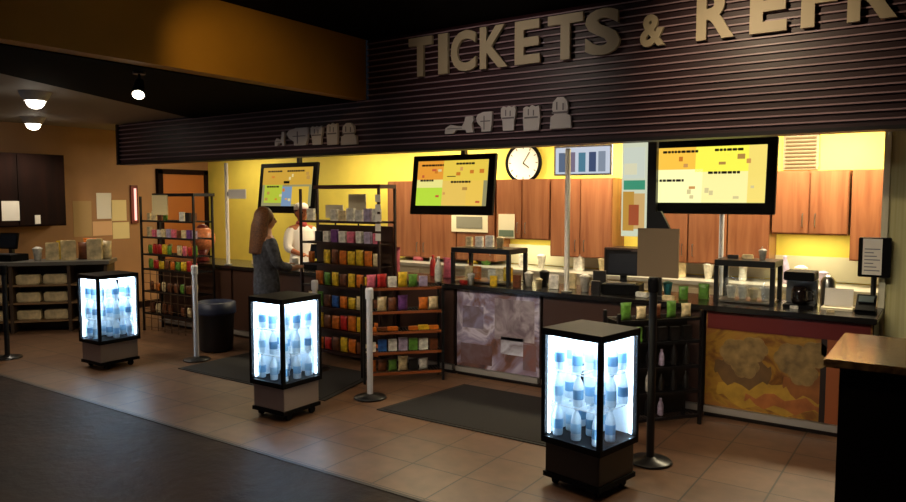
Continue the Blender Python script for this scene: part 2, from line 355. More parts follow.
# slim vertical menu board
a, b_ = ony(621, 236, 6.75), ony(648, 142, 6.75)
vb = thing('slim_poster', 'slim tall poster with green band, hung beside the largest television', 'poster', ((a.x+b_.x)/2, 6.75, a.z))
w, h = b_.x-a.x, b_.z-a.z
MB().bb(-w/2, w/2, .0, .03, 0, h).build('panel', emis('poster_pale_glow', 'd6dcc0', .9), vb)  # added glow lifts the poster's brightness
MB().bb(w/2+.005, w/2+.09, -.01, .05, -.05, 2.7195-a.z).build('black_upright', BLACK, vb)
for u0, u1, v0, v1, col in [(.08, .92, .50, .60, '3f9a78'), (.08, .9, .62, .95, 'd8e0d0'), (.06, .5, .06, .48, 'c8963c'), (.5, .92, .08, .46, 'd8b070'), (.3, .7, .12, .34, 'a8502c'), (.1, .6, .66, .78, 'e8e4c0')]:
    MB().bb(-w/2+u0*w, -w/2+u1*w, -.004 if col not in ('a8502c', 'e8e4c0') else -.007, -.0005 if col not in ('a8502c', 'e8e4c0') else -.0045, v0*h, v1*h).build('print', emis('print'+col, col, .85), vb)  # prints carry the same added glow

# ================================================================== COUNTERS
CTOP = mat('black_counter_top', '1a1716', .25); KICK = mat('kick_rail', 'b0aca4', .35, .6)
POP = ramp_mat('popcorn_graphic', [(.28, '4a2214'), (.40, '70481c'), (.5, '967026'), (.6, '8a5a2a'), (.72, 'a8862e')], scale=(1, 1, 1.4), nscale=2.6, detail=5, distort=1.6, rough=.35)
FILMG = ramp_mat('film_graphic', [(.25, '3e3038'), (.38, '6e4c40'), (.5, '8c829a'), (.58, 'c4bccc'), (.7, '6a544c')], nscale=3.2, detail=4, distort=1.4, rough=.3, loc=(.6, 0, .3))
RED = mat('maroon_band', '5c1a18', .4); ORG = mat('orange_panel', '8a4a22', .5)
def counter_unit(label, x0, x1, front, kick=True, extra=None):
    w = x1-x0; t = thing('counter_unit', label, 'counter', ((x0+x1)/2, 6.0, 0), 0, 'units of the main counter')
    MB().bb(-w/2+.003, w/2-.003, .02, .6, 0, .885).build('carcass', mat('carcass', '2a1c16', .5), t)
    MB().bb(-w/2+.01, w/2-.01, 0, .019, .1, .885).build('front_panel', front, t)
    if kick: MB().bb(-w/2+.01, w/2-.01, -.03, .0185, .045, .095).build('kick_rail', KICK, t)
    if extra: extra(t, w)
    return t
DFR = mat('dark_front', '3a241a', .45)
def pop_extra(t, w):
    MB().bb(-w/2+.02, w/2-.02, -.0085, -.001, .74, .88).build('maroon_band', RED, t)
    MB().bb(w/2-.34, w/2-.30, -.006, -.001, .1, .74).build('dark_stripe', mat('stripe_dark', '1c100c', .5), t); MB().bb(w/2-.299, w/2-.02, -.006, -.001, .1, .739).build('orange_panel', ORG, t)
    m2 = mat('popcorn_pale', '7c643a', .5, noise=.4, nscale=14)
    for k, (x, z, rx_, rz_, c) in enumerate([(-.08, .24, .42, .12, 'a07c28'), (-.3, .42, .22, .13, '5e4424'), (.2, .36, .2, .1, '7e4c20'), (.02, .2, .3, .05, '96582a')]):
        MB().prism([(x+rx_*math.cos(q*PI/12), z+rz_*math.sin(q*PI/12)+.03*math.sin(q*1.9)) for q in range(24)], -.0012-.0006*k, -.0002).build('painted_shape', mat('paint'+c, c, .5, noise=.3, nscale=8), t)
    for k, (x, z, r) in enumerate([(-.36, .56, .11), (-.22, .6, .1), (.06, .56, .12), (.22, .61, .1), (-.28, .46, .1), (.14, .46, .1)]):
        q = MB()
        for j in range(6):
            a = j*PI/3; q.cyl((x+math.cos(a)*r*.55, 0, z+math.sin(a)*r*.5), (x+math.cos(a)*r*.55, -.005-.0004*j-.0006*(k % 2), z+math.sin(a)*r*.5), r*.55, n=14)
        q.build('popcorn_print', m2, t)
counter_unit('counter unit with yellow and orange popcorn picture, next to the pale pillar', -1.62, -.42, POP, extra=pop_extra)
counter_unit('dark counter unit behind the black wire rack', -3.12, -1.64, DFR)
def film_extra(t, w):
    for x0, x1, z0, z1, col in [(-.02, .42, .42, .82, 'b4a8ac'), (.05, .3, .28, .45, 'c8cad8'), (-.4, -.15, .5, .72, '8a86a4'), (-.42, -.05, .14, .34, '5c3a30'), (.3, .44, .15, .4, '7a5048')]:
        MB().bb(x0, x1, -.0035, -.0005, z0, z1).build('picture', ramp_mat('film'+col, [(.3, col), (.65, '6c5c64')], nscale=5, detail=3, distort=1.5), t)
counter_unit('counter unit with grey film picture beside the snack rack', -4.1, -3.14, FILMG, extra=film_extra)
counter_unit('dark counter unit behind the tall snack display', -6.3, -4.12, DFR)
counter_unit('dark counter unit behind the dark-haired customer', -7.6, -6.32, DFR)
counter_unit('dark counter unit at the far end under the fascia', -9.2, -7.62, DFR)
tag(MB().bb(-9.25, -.40, 5.95, 6.65, .886, .93).build('worktop', CTOP, bevel=.006), 'long black worktop running along the whole main counter', 'worktop')
# back counter
bc = thing('back_counter', 'pale back counter below the cherry cupboards', 'counter', (-3.4, 8.16, 0))
MB().bb(-3.1, 2.9, -.58, 0, 0, .9).build('carcass', mat('pale_front', 'c8bfa4', .5), bc)
MB().bb(-3.12, 2.92, -.62, 0, .901, .94).build('top', mat('steel_top', 'b8b4a8', .3, .3), bc)
for k in range(8): MB().bb(-3.08+k*.745, -3.08+k*.745+.72, -.6, -.581, .08, .86).build('door', mat('pale_front', 'c8bfa4', .5), bc)
# right foreground counter
GRAN = ramp_mat('brown_granite', [(.3, '3c2a18'), (.5, '6e5030'), (.7, '8a6a42')], nscale=18, detail=6, rough=.16)
rc = thing('service_counter', 'dark service counter with brown granite top in the near corner', 'counter', (.4, 4.1, 0))
MB().bb(-.80, 1.3, -.30, .38, 0, 1.01).build('carcass', mat('near_black', '100c0a', .4), rc)
MB().bb(-.86, 1.36, -.38, .42, 1.011, 1.05).build('granite_top', GRAN, rc, bevel=.006)
pf = MB(); pf.bb(-.78, .25, -.318, -.301, .1, .96); pf.build('front_panel', mat('near_black2', '17110d', .35), rc)

# ================================================================== LEFT COUNTER & CUPBOARD
ANG = math.atan2(.75, .65)
lc = thing('side_counter', 'grey-topped side counter with open shelves below the papers on the wall', 'counter', (-9.98, 4.72, 0), ANG)
L = 1.7
b = MB(); b.bb(-L/2, L/2, .3, .5, 0, .9)
for x in (-L/2, -.35, .35, L/2-.04): b.bb(x, x+.04, 0, .299, 0, .9)
b.build('carcass', mat('brown_carcass', '4a3826', .6), lc)
MB().bb(-L/2-.03, L/2+.03, -.03, .53, .901, .95).build('top', mat('grey_top', '6a6862', .35), lc)
for k in range(3): MB().bb(-L/2+.041, L/2-.041, .005, .298, .14+.24*k, .16+.24*k).build('shelf', mat('shelf_wood', '8a6c48', .6), lc)
lw = thing('wall_cupboard', 'dark wooden wall cupboard in the far corner with white sheet taped on', 'cabinet', (-10.98, 4.7, 1.4))
MB().bb(0, .34, -1.2, .76, 0, 1.02).build('body', DWOOD, lw)
for k in range(3): MB().bb(.342, .362, -1.19+k*.65, -1.19+k*.65+.635, .02, 1.0).build('door', DWOOD, lw)

def sheet(name, label, cat, px0, px1, py0, py1, x, m, th=.004, group=None):
    a, b_ = onx(px0, py1, x), onx(px1, py0, x)
    o = MB().bb(x, x+th, a.y, b_.y, a.z, b_.z).build(name, m); return tag(o, label, cat, group)
PAP = mat('paper_white', 'f0ebe0', .7); PAPY = mat('paper_cream', 'ecd9a0', .7); PAPO = mat('paper_peach', 'e6b98c', .7); PAPT = mat('paper_tan', 'b89a6c', .7)
sheet('paper_notice', 'white sheet taped to the dark wall cupboard', 'notice', 2, 19, 201, 221, -10.6186, PAP)
sheet('light_switch', 'small white switch plate low on the dark wall cupboard', 'switch', 35, 40, 215, 224, -10.6186, PAP, .012)
sheet('paper_notice', 'tall tan paper notice on the warm wall nearest the dark cupboard', 'notice', 74, 91, 201, 237, -11.0006, PAPT)
sheet('paper_notice', 'white paper notice pinned highest on the warm wall', 'notice', 97, 111, 193, 219, -11.0006, PAP)
sheet('paper_notice', 'cream paper notice overlapping beside the white notice', 'notice', 111.5, 126, 200, 221, -11.0006, PAPY)
sheet('paper_notice', 'peach paper notice below the white notice', 'notice', 93, 112, 221, 236, -11.0006, PAPO)
sheet('paper_notice', 'cream paper notice lowest, under the other cream notice', 'notice', 113, 129, 222, 239, -11.0006, PAPY)
ns = onx(135.5, 205, -10.95)
nl = thing('neon_sign', 'small pink lit strip sign on the warm wall beside the door', 'sign', (-11, ns.y, ns.z-.3))
MB().bb(0, .03, -.06, .06, 0, .62).build('backing', mat('neon_back', '6a2a22', .5), nl)
MB().cyl((.05, 0, .05), (.05, 0, .57), .018).build('lit_tube', emis('pink_neon', 'ffb0a0', 2.0), nl)

# ================================================================== LIT DRINK COOLERS
LED = emis('cool_led', 'cfeaff', 30.0); BACK_REFLECTOR = mat('white_reflector', 'eef4f8', .4)
def translucent(name, col, f=.55):
    m = mat(name, col, .35); nt = m.node_tree; b = nt.nodes['Principled BSDF']; o = [n for n in nt.nodes if n.type == 'OUTPUT_MATERIAL'][0]
    t = nt.nodes.new('ShaderNodeBsdfTranslucent'); t.inputs['Color'].default_value = (*lin(col), 1); x = nt.nodes.new('ShaderNodeMixShader'); x.inputs['Fac'].default_value = f
    nt.links.new(b.outputs[0], x.inputs[1]); nt.links.new(t.outputs[0], x.inputs[2]); nt.links.new(x.outputs[0], o.inputs[0]); return m
def bottle_mesh():
    b = MB(); b.lathe([(.028, 0), (.032, .008), (.032, .12), (.026, .15), (.013, .175), (.013, .185)], n=12); return b.mesh('bottle', translucent('milky_bottle', 'f6fafc'), smooth=True)
BOT = bottle_mesh(); CAP = MB().lathe([(.0145, .186), (.0145, .202)], n=10).mesh('cap', mat('cap_blue', 'd8e4ee', .4))
LABS = [MB().lathe([(.0326, .045), (.0328, .05), (.0328, .1), (.0326, .105)], n=12).mesh('label_band', translucent('lab'+c, c, .5), smooth=True) for c in ('a4cce6', 'c0dcec', '86b0cc')]
def cooler(label, corner, where, dark=False, w=.45, d=.38, rz=0):
    cc, ss = math.cos(rz), math.sin(rz)
    ctr = (corner[0]-(w/2*cc+d/2*ss), corner[1]-(w/2*ss-d/2*cc))
    t = thing('drink_cooler', label, 'cooler', (*ctr, 0), rz, 'lit glass drink coolers on the floor')
    for sx in (-1, 1):
        for sy in (-1, 1):
            cs = MB().cyl((sx*.16-.012, sy*.13, .03), (sx*.16+.012, sy*.13, .03), .03, n=12); cs.build('caster', BLACKP, t)
    MB().bb(-w/2+.01, w/2-.01, -d/2+.01, d/2-.01, .055, .085).build('floor_plate', BLACKP, t)
    MB().bb(-w/2+.02, w/2-.02, -d/2+.02, d/2-.02, .086, .275).build('base_cabinet', mat('cooler_steel', 'a49a98', .3, .4) if not dark else mat('cooler_dark', '1f1710', .35), t, bevel=.004)
    MB().bb(-w/2, w/2, -d/2, d/2, .276, .315).build('bottom_frame', BLACKP, t)
    MB().bb(-w/2, w/2, -d/2, d/2, .955, .998).build('top_frame', BLACKP, t)
    for sx in (-1, 1):
        for sy in (-1, 1): MB().bb(sx*w/2, sx*(w/2-.028), sy*d/2, sy*(d/2-.028), .316, .954).build('corner_post', BLACKP, t)
    MB().bb(-w/2+.03, w/2-.03, -d/2+.004, -d/2+.009, .317, .953).build('glass_pane', GLASS, t)
    MB().bb(w/2-.009, w/2-.004, -d/2+.03, d/2-.03, .317, .953).build('glass_pane', GLASS, t)
    MB().bb(-w/2+.03, w/2-.03, d/2-.012, d/2-.004, .317, .953).build('liner', BACK_REFLECTOR, t)  # white backing added on this hidden side to bounce the lamp light
    MB().bb(-w/2+.004, -w/2+.012, -d/2+.03, d/2-.03, .317, .953).build('liner', BACK_REFLECTOR, t)  # same added reflector on the other hidden side
    MB().bb(-w/2+.04, w/2-.04, -d/2+.04, d/2-.04, .945, .953).build('lamp_panel', LED, t)
    for sx, sy in ((-1, -1), (1, 1), (1, -1)):
        MB().cyl((sx*(w/2-.036), sy*(d/2-.036), .33), (sx*(w/2-.036), sy*(d/2-.036), .94), .006, n=8).build('lamp_tube', LED, t)
    zs = [.3165, .5265, .738]
    for z in zs[1:]:
        s = MB()
        for k in range(8): s.cyl((-w/2+.035+k*(w-.07)/7, -d/2+.035, z-.004), (-w/2+.035+k*(w-.07)/7, d/2-.035, z-.004), .0025, n=6)
        for k in range(3): s.cyl((-w/2+.03, -d/2+.035+k*(d-.07)/2, z-.004), (w/2-.03, -d/2+.035+k*(d-.07)/2, z-.004), .003, n=6)
        s.build('wire_shelf', WHITE, t)
    rr = random.Random(int(corner[0]*100))
    for si, z in enumerate(zs):
        for i in range(3):
            for j in range(3):
                if rr.random() < .1: continue
                lx = (i-1)*(w-.14)/2+rr.uniform(-.008, .008); ly = (j-1)*(d-.16)/2+rr.uniform(-.006, .006); x = ctr[0]+lx*cc-ly*ss; y = ctr[1]+lx*ss+ly*cc
                lab = f"{['left', 'middle', 'right'][i]} water bottle in {['front', 'middle', 'back'][j]} row, {['bottom', 'middle', 'top'][si]} shelf of cooler {where}"
                o = thing('water_bottle', lab, 'bottle', (x, y, z+.0005), 0, 'water bottles in the lit coolers')
                for nm, me in (('bottle_body', BOT), ('cap', CAP), ('label_band', LABS[(i+j+si) % 3])):
                    q = bpy.data.objects.new(nm, me); C.objects.link(q); q.parent = o
    return t
cooler('lit glass drink cooler nearest the camera, on a dark base', (-1.63, 3.88), 'nearest the camera', True, .44, .42, math.radians(-11))
cooler('lit glass drink cooler on a steel base in front of the customer', (-4.31, 3.87), 'in front of the customer', False, .40, .43)
cooler('farthest lit glass drink cooler, in front of the side counter', (-7.19, 3.98), 'farthest away', False, .40, .46)

# ================================================================== STANCHIONS, POLES, MATS
def stanchion(label, x, y, h, m, foot=True):
    t = thing('stanchion', label, 'stanchion', (x, y, 0), 0, 'queue stanchions')
    MB().lathe([(.14, 0), (.15, .006), (.14, .018), (.05, .028), (.035, .04)], n=28).build('base', BLACK, t, smooth=True)
    MB().cyl((0, 0, .03), (0, 0, h-.1), .027, n=18).build('post', m, t, smooth=False)
    MB().lathe([(.034, h-.1), (.036, h-.09), (.036, h-.015), (.03, h), (.001, h+.004)], n=18).build('belt_head', BLACKP if m == BLACK else CHROME, t)
    return t
stanchion('silver queue stanchion beside the snack rack', -4.24, 4.83, 1.0, CHROME)
stanchion('silver queue stanchion in front of the blue-lined bin', -6.84, 4.89, 1.06, CHROME)
stanchion('black queue stanchion beside the black wire rack', -1.62, 4.72, 1.27, BLACK)
stanchion('black queue stanchion at the far edge by the side counter', -8.68, 3.74, 1.05, BLACK)
stanchion('short silver queue stanchion before the tall snack display', -5.4, 5.3, .95, CHROME)
for px, lab in ((228, 'pale upright pole on the counter behind the far snack display'), (567, 'pale upright pole in front of the blue and white board')):
    a = ony(px, 250, 6.03)
    t = thing('upright_pole', lab, 'pole', (a.x, 6.03, .931), 0, 'pale poles between counter and fascia')
    MB().cyl((0, 0, .01), (0, 0, 1.318), .024, n=16).build('shaft', mat('pale_pole', 'f4efe2', .4), t)
    MB().cyl((0, 0, 0), (0, 0, .012), .05, n=20).build('flange', STEEL, t)
a = ony(238, 194, 6.0)
cd = thing('card_sign', 'small blank white card clipped to the far pale pole', 'sign', (a.x, 5.99, a.z))
MB().bb(-.17, .17, -.008, 0, -.06, .06).build('card', WHITE, cd); MB().bb(-.2, -.15, 0, .02, -.03, .03).build('clip', STEEL, cd)

MATM = mat('mat_rubber', '1b1713', .9, noise=.3, nscale=120, bump=.3)
def floor_mat(label, pts):
    t = thing('floor_mat', label, 'mat', (*[sum(p[i] for p in pts)/len(pts) for i in (0, 1)], 0), 0, 'dark floor mats')
    cx, cy = t.location.x, t.location.y
    q = [(x-cx, y-cy) for x, y in pts]
    MB().slab(q, .001, .008).build('edging', mat('mat_edge', '17130f', .7), t)
    MB().slab([(x*.95, y*.95) for x, y in q], .0085, .012).build('pile', MATM, t)
floor_mat('dark floor mat in front of the film picture counter', [(-3.95, 4.58), (-2.05, 4.58), (-2.05, 5.7), (-3.80, 5.7)])
floor_mat('dark floor mat where the customer stands', [(-6.65, 4.52), (-4.5, 4.52), (-4.75, 5.52), (-6.65, 5.52)])

# ================================================================== GOODS (packets and boxes)
COL = {'yellow': 'd8b428', 'red': 'b02420', 'orange': 'd07020', 'pink': 'd86a80', 'white': 'dcd8cc', 'blue': '2c5aa0', 'green': '5c8c34', 'brown': '6a3c22', 'purple': '6a3c7c', 'cream': 'd8c496', 'black': '1c1a1a', 'teal': '3c8c90', 'lilac': 'a89ab4'}
_g = {}
def goods(kind, col):
    k = (kind, col)
    if k in _g: return _g[k]
    m = mat('pack_'+col, COL[col], .4, noise=.35, nscale=22)
    b = MB()
    if kind == 'bag':
        nx, nz = 6, 7; w, h = .115, .17
        def pt(i, j, s):
            u, v = i/nx*2-1, j/nz*2-1
            f = (1-u**4)*(1-v**6)*.028
            if j in (0, nz): f = .001
            return ((u*w/2)*(1-.08*(1-v*v)), s*f, j/nz*h)
        g = {}
        for s in (-1, 1):
            for i in range(nx+1):
                for j in range(nz+1): g[s, i, j] = b.bm.verts.new(pt(i, j, s))
        for s in (-1, 1):
            for i in range(nx):
                for j in range(nz): b.bm.faces.new((g[s, i, j], g[s, i+1, j], g[s, i+1, j+1], g[s, i, j+1]))
        bmesh.ops.remove_doubles(b.bm, verts=b.bm.verts, dist=.0015)
        me = b.mesh('snack_bag', m, smooth=True)
    elif kind == 'box':
        b.bb(-.05, .05, -.022, .022, 0, .15); me = b.mesh('candy_box', m, bevel=.003)
    elif kind == 'bottle':
        b.lathe([(.028, 0), (.033, .01), (.033, .12), (.024, .16), (.013, .185), (.014, .2), (.014, .215)], n=14); me = b.mesh('drink_bottle', m, smooth=True)
    elif kind == 'cup':
        b.lathe([(.03, 0), (.045, .12), (.048, .123), (.048, .13), (.02, .145)], n=16); me = b.mesh('drink_cup', m, smooth=True)
    elif kind == 'bar':
        b.bb(-.06, .06, -.03, .03, 0, .05); me = b.mesh('candy_bar', m, bevel=.006)
    _g[k] = me; return me
WORD = {'bag': 'snack bag', 'box': 'candy box', 'bottle': 'drink bottle', 'cup': 'paper cup', 'bar': 'candy tray'}
NAME = {'bag': 'snack_bag', 'box': 'candy_box', 'bottle': 'drink_bottle', 'cup': 'paper_cup', 'bar': 'candy_tray'}
def row(p0, p1, z, items, where, rz, group, sc=1.0, jit=.006, depth=0):
    p0, p1 = Vector(p0), Vector(p1); n = len(items); keep = [k for k in range(n) if n < 6 or random.random() > .07]
    for i, k in enumerate(keep):
        kind, col = items[k].split(':'); p = p0.lerp(p1, (k+.5)/n)
        o = inst(NAME[kind], goods(kind, col), f'{col} {WORD[kind]}, {ORD[i]} from left on {where}', WORD[kind].split()[1] if kind != 'cup' else 'cup', (p.x, p.y, z+.001), rz+random.uniform(-.14, .14), group)
        s = sc*random.uniform(.86, 1.02); o.scale = (s, s, s*random.uniform(.8, 1.04))

def rack(label, p0, p1, depth, zs, ztop, m, rail=None, name='wire_rack', group=None):
    """open rack, front edge from p0 to p1 (left to right as seen), depth away from the viewer"""
    p0, p1 = Vector((*p0, 0)), Vector((*p1, 0)); d = p1-p0; L = d.length; a = math.atan2(d.y, d.x)
    t = thing(name, label, 'rack', p0, a, group)
    for x in (0, L):
        for y in (0, depth): MB().bb(x-.012, x+.012, y-.012, y+.012, 0, ztop).build('upright', m, t)
    for z in zs:
        s = MB(); s.bb(.013, L-.013, -.005, .012, z-.02, z+.004); s.bb(.013, L-.013, depth-.012, depth+.005, z-.02, z+.004)
        n = int(L/.03)
        for k in range(n+1): s.bb(.015+(L-.03)*k/n-.002, .015+(L-.03)*k/n+.002, .0, depth, z-.006, z)
        sh = s.build('shelf', m, t)
        if rail: MB().bb(.02, L-.02, -.012, -.006, z-.022, z+.006).build('price_rail', rail, sh)
    return t, p0, d.normalized(), L, a
def rack_rows(r, zs, rows, where, group, off=.07, sc=1.0, names=None, depth2=None):
    t, p0, u, L, a = r; n = Vector((-u.y, u.x, 0))
    for k, (z, its) in enumerate(zip(zs, rows)):
        q = p0+n*off
        row(q+u*.03, q+u*(L-.03), z, its, f"{(names or ['bottom', 'second', 'third', 'fourth', 'fifth', 'top'])[k]} shelf of {where}", a, group, sc)

B = lambda s, k='bag': [f'{k}:{c}' for c in s.split()]
# low snack rack, angled
zsA = [.10, .30, .50, .70, .93]
rA = rack('low black snack rack angled beside the film picture counter', (-4.60, 5.16), (-4.08, 5.74), .22, zsA, .95, BLACK, mat('orange_rail', '8a4a22', .5), 'snack_rack')
rack_rows(rA, zsA, [['bag:orange', 'bag:brown', 'bag:green', 'bag:cream', 'box:black', 'bag:white', 'box:orange'], B('white blue white lilac green white brown', 'box'), B('orange brown orange red orange yellow orange', 'bar'),
                    B('yellow cream brown purple yellow orange cream'), ['bag:pink', 'bag:red', 'box:white', 'bag:yellow', 'bag:green', 'box:lilac', 'bag:yellow']], 'low snack rack', 'packets on the low snack rack', sc=.88, names=['bottom', 'second', 'third', 'fourth', 'top'])
# black wire rack right
zsB = [.08, .28, .48, .68, .86]
rB = rack('black wire rack of dark bottles beside the popcorn picture counter', (-2.04, 5.18), (-1.58, 5.75), .22, zsB, .92, BLACK, None, 'wire_rack')
MB().bb(.015, .718, .195, .205, .05, .86).build('back_panel', mat('rack_black', '0c0c0d', .5), rB[0])
rack_rows(rB, zsB[:4], [B('red red black lilac black black', 'bottle'), B('black black white black black black', 'bottle'), B('red black black lilac black black', 'bottle'), B('red green black black black black', 'box')], 'black wire rack', 'goods on the black wire rack', sc=.8, names=['bottom', 'second', 'third', 'top'])
rack_rows(rB, zsB[4:], [B('green cream brown green cream')], 'black wire rack top', 'goods on the black wire rack', sc=.8, names=['open'])
# tall snack display
zsC = [.12, .36, .60, .84, 1.08, 1.32, 1.55]
rC = rack('tall brown-framed snack display beside the man in white', (-5.97, 5.66), (-4.83, 5.66), .26, zsC, 1.9, mat('rack_brown', '2c1712', .45), None, 'snack_display')
MB().bb(.2, 1.16, 0, .26, 1.9, 1.94).build('top_board', mat('rack_top', '4a2216', .5), rC[0])
MB().bb(.015, 1.125, .235, .25, .05, 1.5).build('back_panel', mat('rack_back', '3c281c', .6), rC[0])
rack_rows(rC, zsC, [B('brown orange red brown yellow orange brown cream orange'), B('orange yellow brown orange red orange yellow brown orange'), B('cream green brown blue orange yellow cream black brown'),
                    B('yellow orange green yellow brown yellow orange yellow black'), B('orange yellow yellow brown orange yellow yellow orange cream'), B('purple black white purple white pink white lilac pink', 'box'),
                    ['box:white', 'box:cream', 'box:white', 'box:white', 'box:cream', 'box:white', 'box:white', 'box:lilac', 'box:white']], 'tall snack display', 'packets on the tall snack display', sc=.98,
          names=['bottom', 'second', 'third', 'fourth', 'fifth', 'sixth', 'top'])
# far snack display
zsD = [.25, .55, .85, 1.05, 1.28, 1.5]
rD = rack('far dark snack display below the end of the fascia', (-9.0, 5.62), (-7.85, 5.62), .28, zsD, 1.82, BLACK, None, 'snack_display')
MB().bb(.3, 1.18, -.02, .3, 1.82, 1.86).build('top_board', BLACK, rD[0])
grid = MB()
for k in range(8): grid.bb(.02+k*.15, .026+k*.15, -.004, .004, .02, .85)
for k in range(7): grid.bb(.02, 1.13, -.006, .002, .06+k*.12, .066+k*.12)
grid.build('front_grid', mat('grid_brown', '5a4430', .5), rD[0])
rack_rows(rD, zsD, [B('brown cream brown brown orange brown cream brown'), B('brown orange cream brown brown green brown cream'), B('green red yellow brown orange green yellow red pink'), B('green red red yellow green yellow cream pink red green'),
                    B('cream pink white cream lilac pink brown cream purple lilac', 'box'), ['box:cream', 'box:cream', 'box:brown', 'bag:green', 'bag:green', 'box:white', 'box:white', 'box:black', 'box:brown']],
          'far snack display', 'packets on the far snack display', sc=.84, names=['bottom', 'second', 'third', 'fourth', 'fifth', 'top'])
a = ony(159, 205, 5.58)
tag(MB().bb(-.17, .17, -.01, 0, -.13, .13).build('paper_notice', PAPY, loc=(a.x, 5.599, a.z)), 'cream paper notice on the far snack display', 'notice')

# ================================================================== ON THE COUNTER
def warmer(label, x0, x1, y0, y1, h, m=BLACK, group='food shelves on the counter'):
    w, d = x1-x0, y1-y0
    t = thing('counter_shelf', label, 'shelf', ((x0+x1)/2, y0, .931), 0, group)
    MB().bb(-w/2, w/2, 0, d, h-.05, h).build('top_shelf', m, t, bevel=.004)
    MB().bb(-w/2+.02, w/2-.02, .02, d-.02, .012, .025).build('tray', STEEL, t)
    for sx in (-1, 1):
        for y in (.0, d-.04): MB().bb(sx*w/2, sx*(w/2-.035), y, y+.035, 0, h-.051).build('leg', m, t)
    MB().bb(-w/2+.04, w/2-.04, .006, .010, .06, h-.06).build('glass_guard', GLASS, t)
    return t
warmer('black raised counter shelf with white tubs, beside the coffee machine', -1.60, -1.13, 6.15, 6.5, .36)
warmer('black raised counter shelf of snack boxes under the clock', -4.25, -3.55, 6.12, 6.5, .36)
row((-1.54, 6.31, 0), (-1.18, 6.31, 0), .957, B('white white cream white', 'cup'), 'shelf beside coffee machine', 0, 'paper cups on the counter shelf', .95)
row((-4.18, 6.3, 0), (-3.62, 6.3, 0), .957, B('cream orange green white cream yellow', 'box'), 'tray of shelf under the clock', 0, 'boxes on the counter shelf', .95)
row((-4.2, 6.3, 0), (-3.7, 6.3, 0), 1.292, ['box:cream', 'box:white', 'box:white', 'cup:cream'], 'top board of shelf under the clock', 0, 'boxes over the counter shelf', .9)
row((-1.55, 6.32, 0), (-1.2, 6.32, 0), 1.292, ['bar:black', 'bar:cream', 'cup:white'], 'top board beside coffee machine', 0, 'goods over the counter shelf', .8)
# coffee machine
a = ony(800, 300, 6.25)
cm = thing('coffee_machine', 'black and steel coffee machine on the counter by the pillar', 'coffee machine', (a.x, 6.25, .931))
MB().bb(-.11, .11, -.1, .14, 0, .03).build('base', BLACKP, cm, bevel=.004); MB().bb(-.11, .11, .04, .14, .031, .22).build('tower', STEEL, cm, bevel=.004)
MB().bb(-.11, .11, -.1, .14, .221, .29).build('head', BLACKP, cm, bevel=.006)
b = MB(); b.lathe([(.05, .035), (.062, .07), (.06, .13), (.045, .17)], c=(0, -.03, 0), n=18); b.tube([(.055, -.03, .15), (.1, -.05, .14), (.1, -.05, .07), (.06, -.03, .06)], .008); b.build('jug', mat('dark_jug', '1c1512', .15), cm, smooth=True)
tag(MB().lathe([(.05, 0), (.055, .01), (.055, .2), (.04, .23), (.02, .25)], n=18).build('vacuum_flask', STEEL, None, smooth=True, loc=(a.x+.17, 6.45, .931)), 'steel flask standing beside the coffee machine', 'flask')
# card terminal
a = ony(866, 305, 6.2)
pt_ = thing('card_terminal', 'black tilted card terminal at the end of the counter by the pillar', 'terminal', (a.x, 6.2, .931))
MB().bb(-.07, .07, -.06, .08, 0, .03).build('base', BLACKP, pt_, bevel=.004)
q = MB().box(0, .0, .075, .13, .17, .03, Matrix.Rotation(.7, 3, 'X')).build('body', BLACKP, pt_, bevel=.004)
MB().box(.0, .01, .108, .1, .06, .006, Matrix.Rotation(.7, 3, 'X')).build('display', mat('lcd', '4a5a60', .3), q)
a = ony(838, 300, 6.3)
pp = thing('paper_tray', 'pale tray of white papers between coffee machine and card terminal', 'tray', (a.x, 6.3, .931))
MB().bb(-.11, .11, -.08, .08, 0, .02).build('tray', CREAM, pp); MB().box(0, .05, .09, .2, .008, .14, Matrix.Rotation(-.25, 3, 'X')).build('papers', PAP, pp)
# dispenser on the pillar
a, b_ = ony(858, 276, 6.55), ony(892, 238, 6.55)
dp = thing('sign_holder', 'black holder with white printed sheet beside the pillar', 'sign', ((a.x+b_.x)/2, 6.5, .931))
w = b_.x-a.x
MB().bb(-w/2, w/2, 0, .09, a.z-.931, b_.z-.931).build('housing', BLACKP, dp, bevel=.005)
MB().bb(-w*.36, w*.24, -.006, -.001, a.z-.931+.02, b_.z-.931-.008).build('sheet', PAP, dp)
MB().cyl((0, .05, 0), (0, .05, a.z-.931), .02).build('stem', BLACK, dp)
pr = MB()
for k in range(7): pr.bb(-w*.3, w*(.18-.1*(k % 3)), -.008, -.0065, a.z-.931+.05+k*.028, a.z-.931+.058+k*.028)
pr.build('print', mat('grey_ink', '8a8a90', .6), dp)
# taupe sign and lamp beside it
a, b_ = ony(637, 276, 6.2), ony(679, 229, 6.2)
tp = thing('tent_sign', 'taupe blank sign board standing on the counter before the largest television', 'sign', ((a.x+b_.x)/2, 6.2, .931))
w = b_.x-a.x
MB().bb(-w/2, w/2, 0, .02, a.z-.931, b_.z-.931).build('board', mat('taupe_board', '7c684e', .6), tp)
MB().bb(-.03, .03, .021, .05, 0, b_.z-.931-.05).build('stand', BLACK, tp); MB().bb(-.1, .1, -.05, .09, 0, .012).build('foot', BLACK, tp)
MB().prism([(-.1, b_.z-.931), (.1, b_.z-.931), (.02, b_.z-.931+.15), (-.02, b_.z-.931+.15)], .002, .04).build('bracket', BLACK, tp)
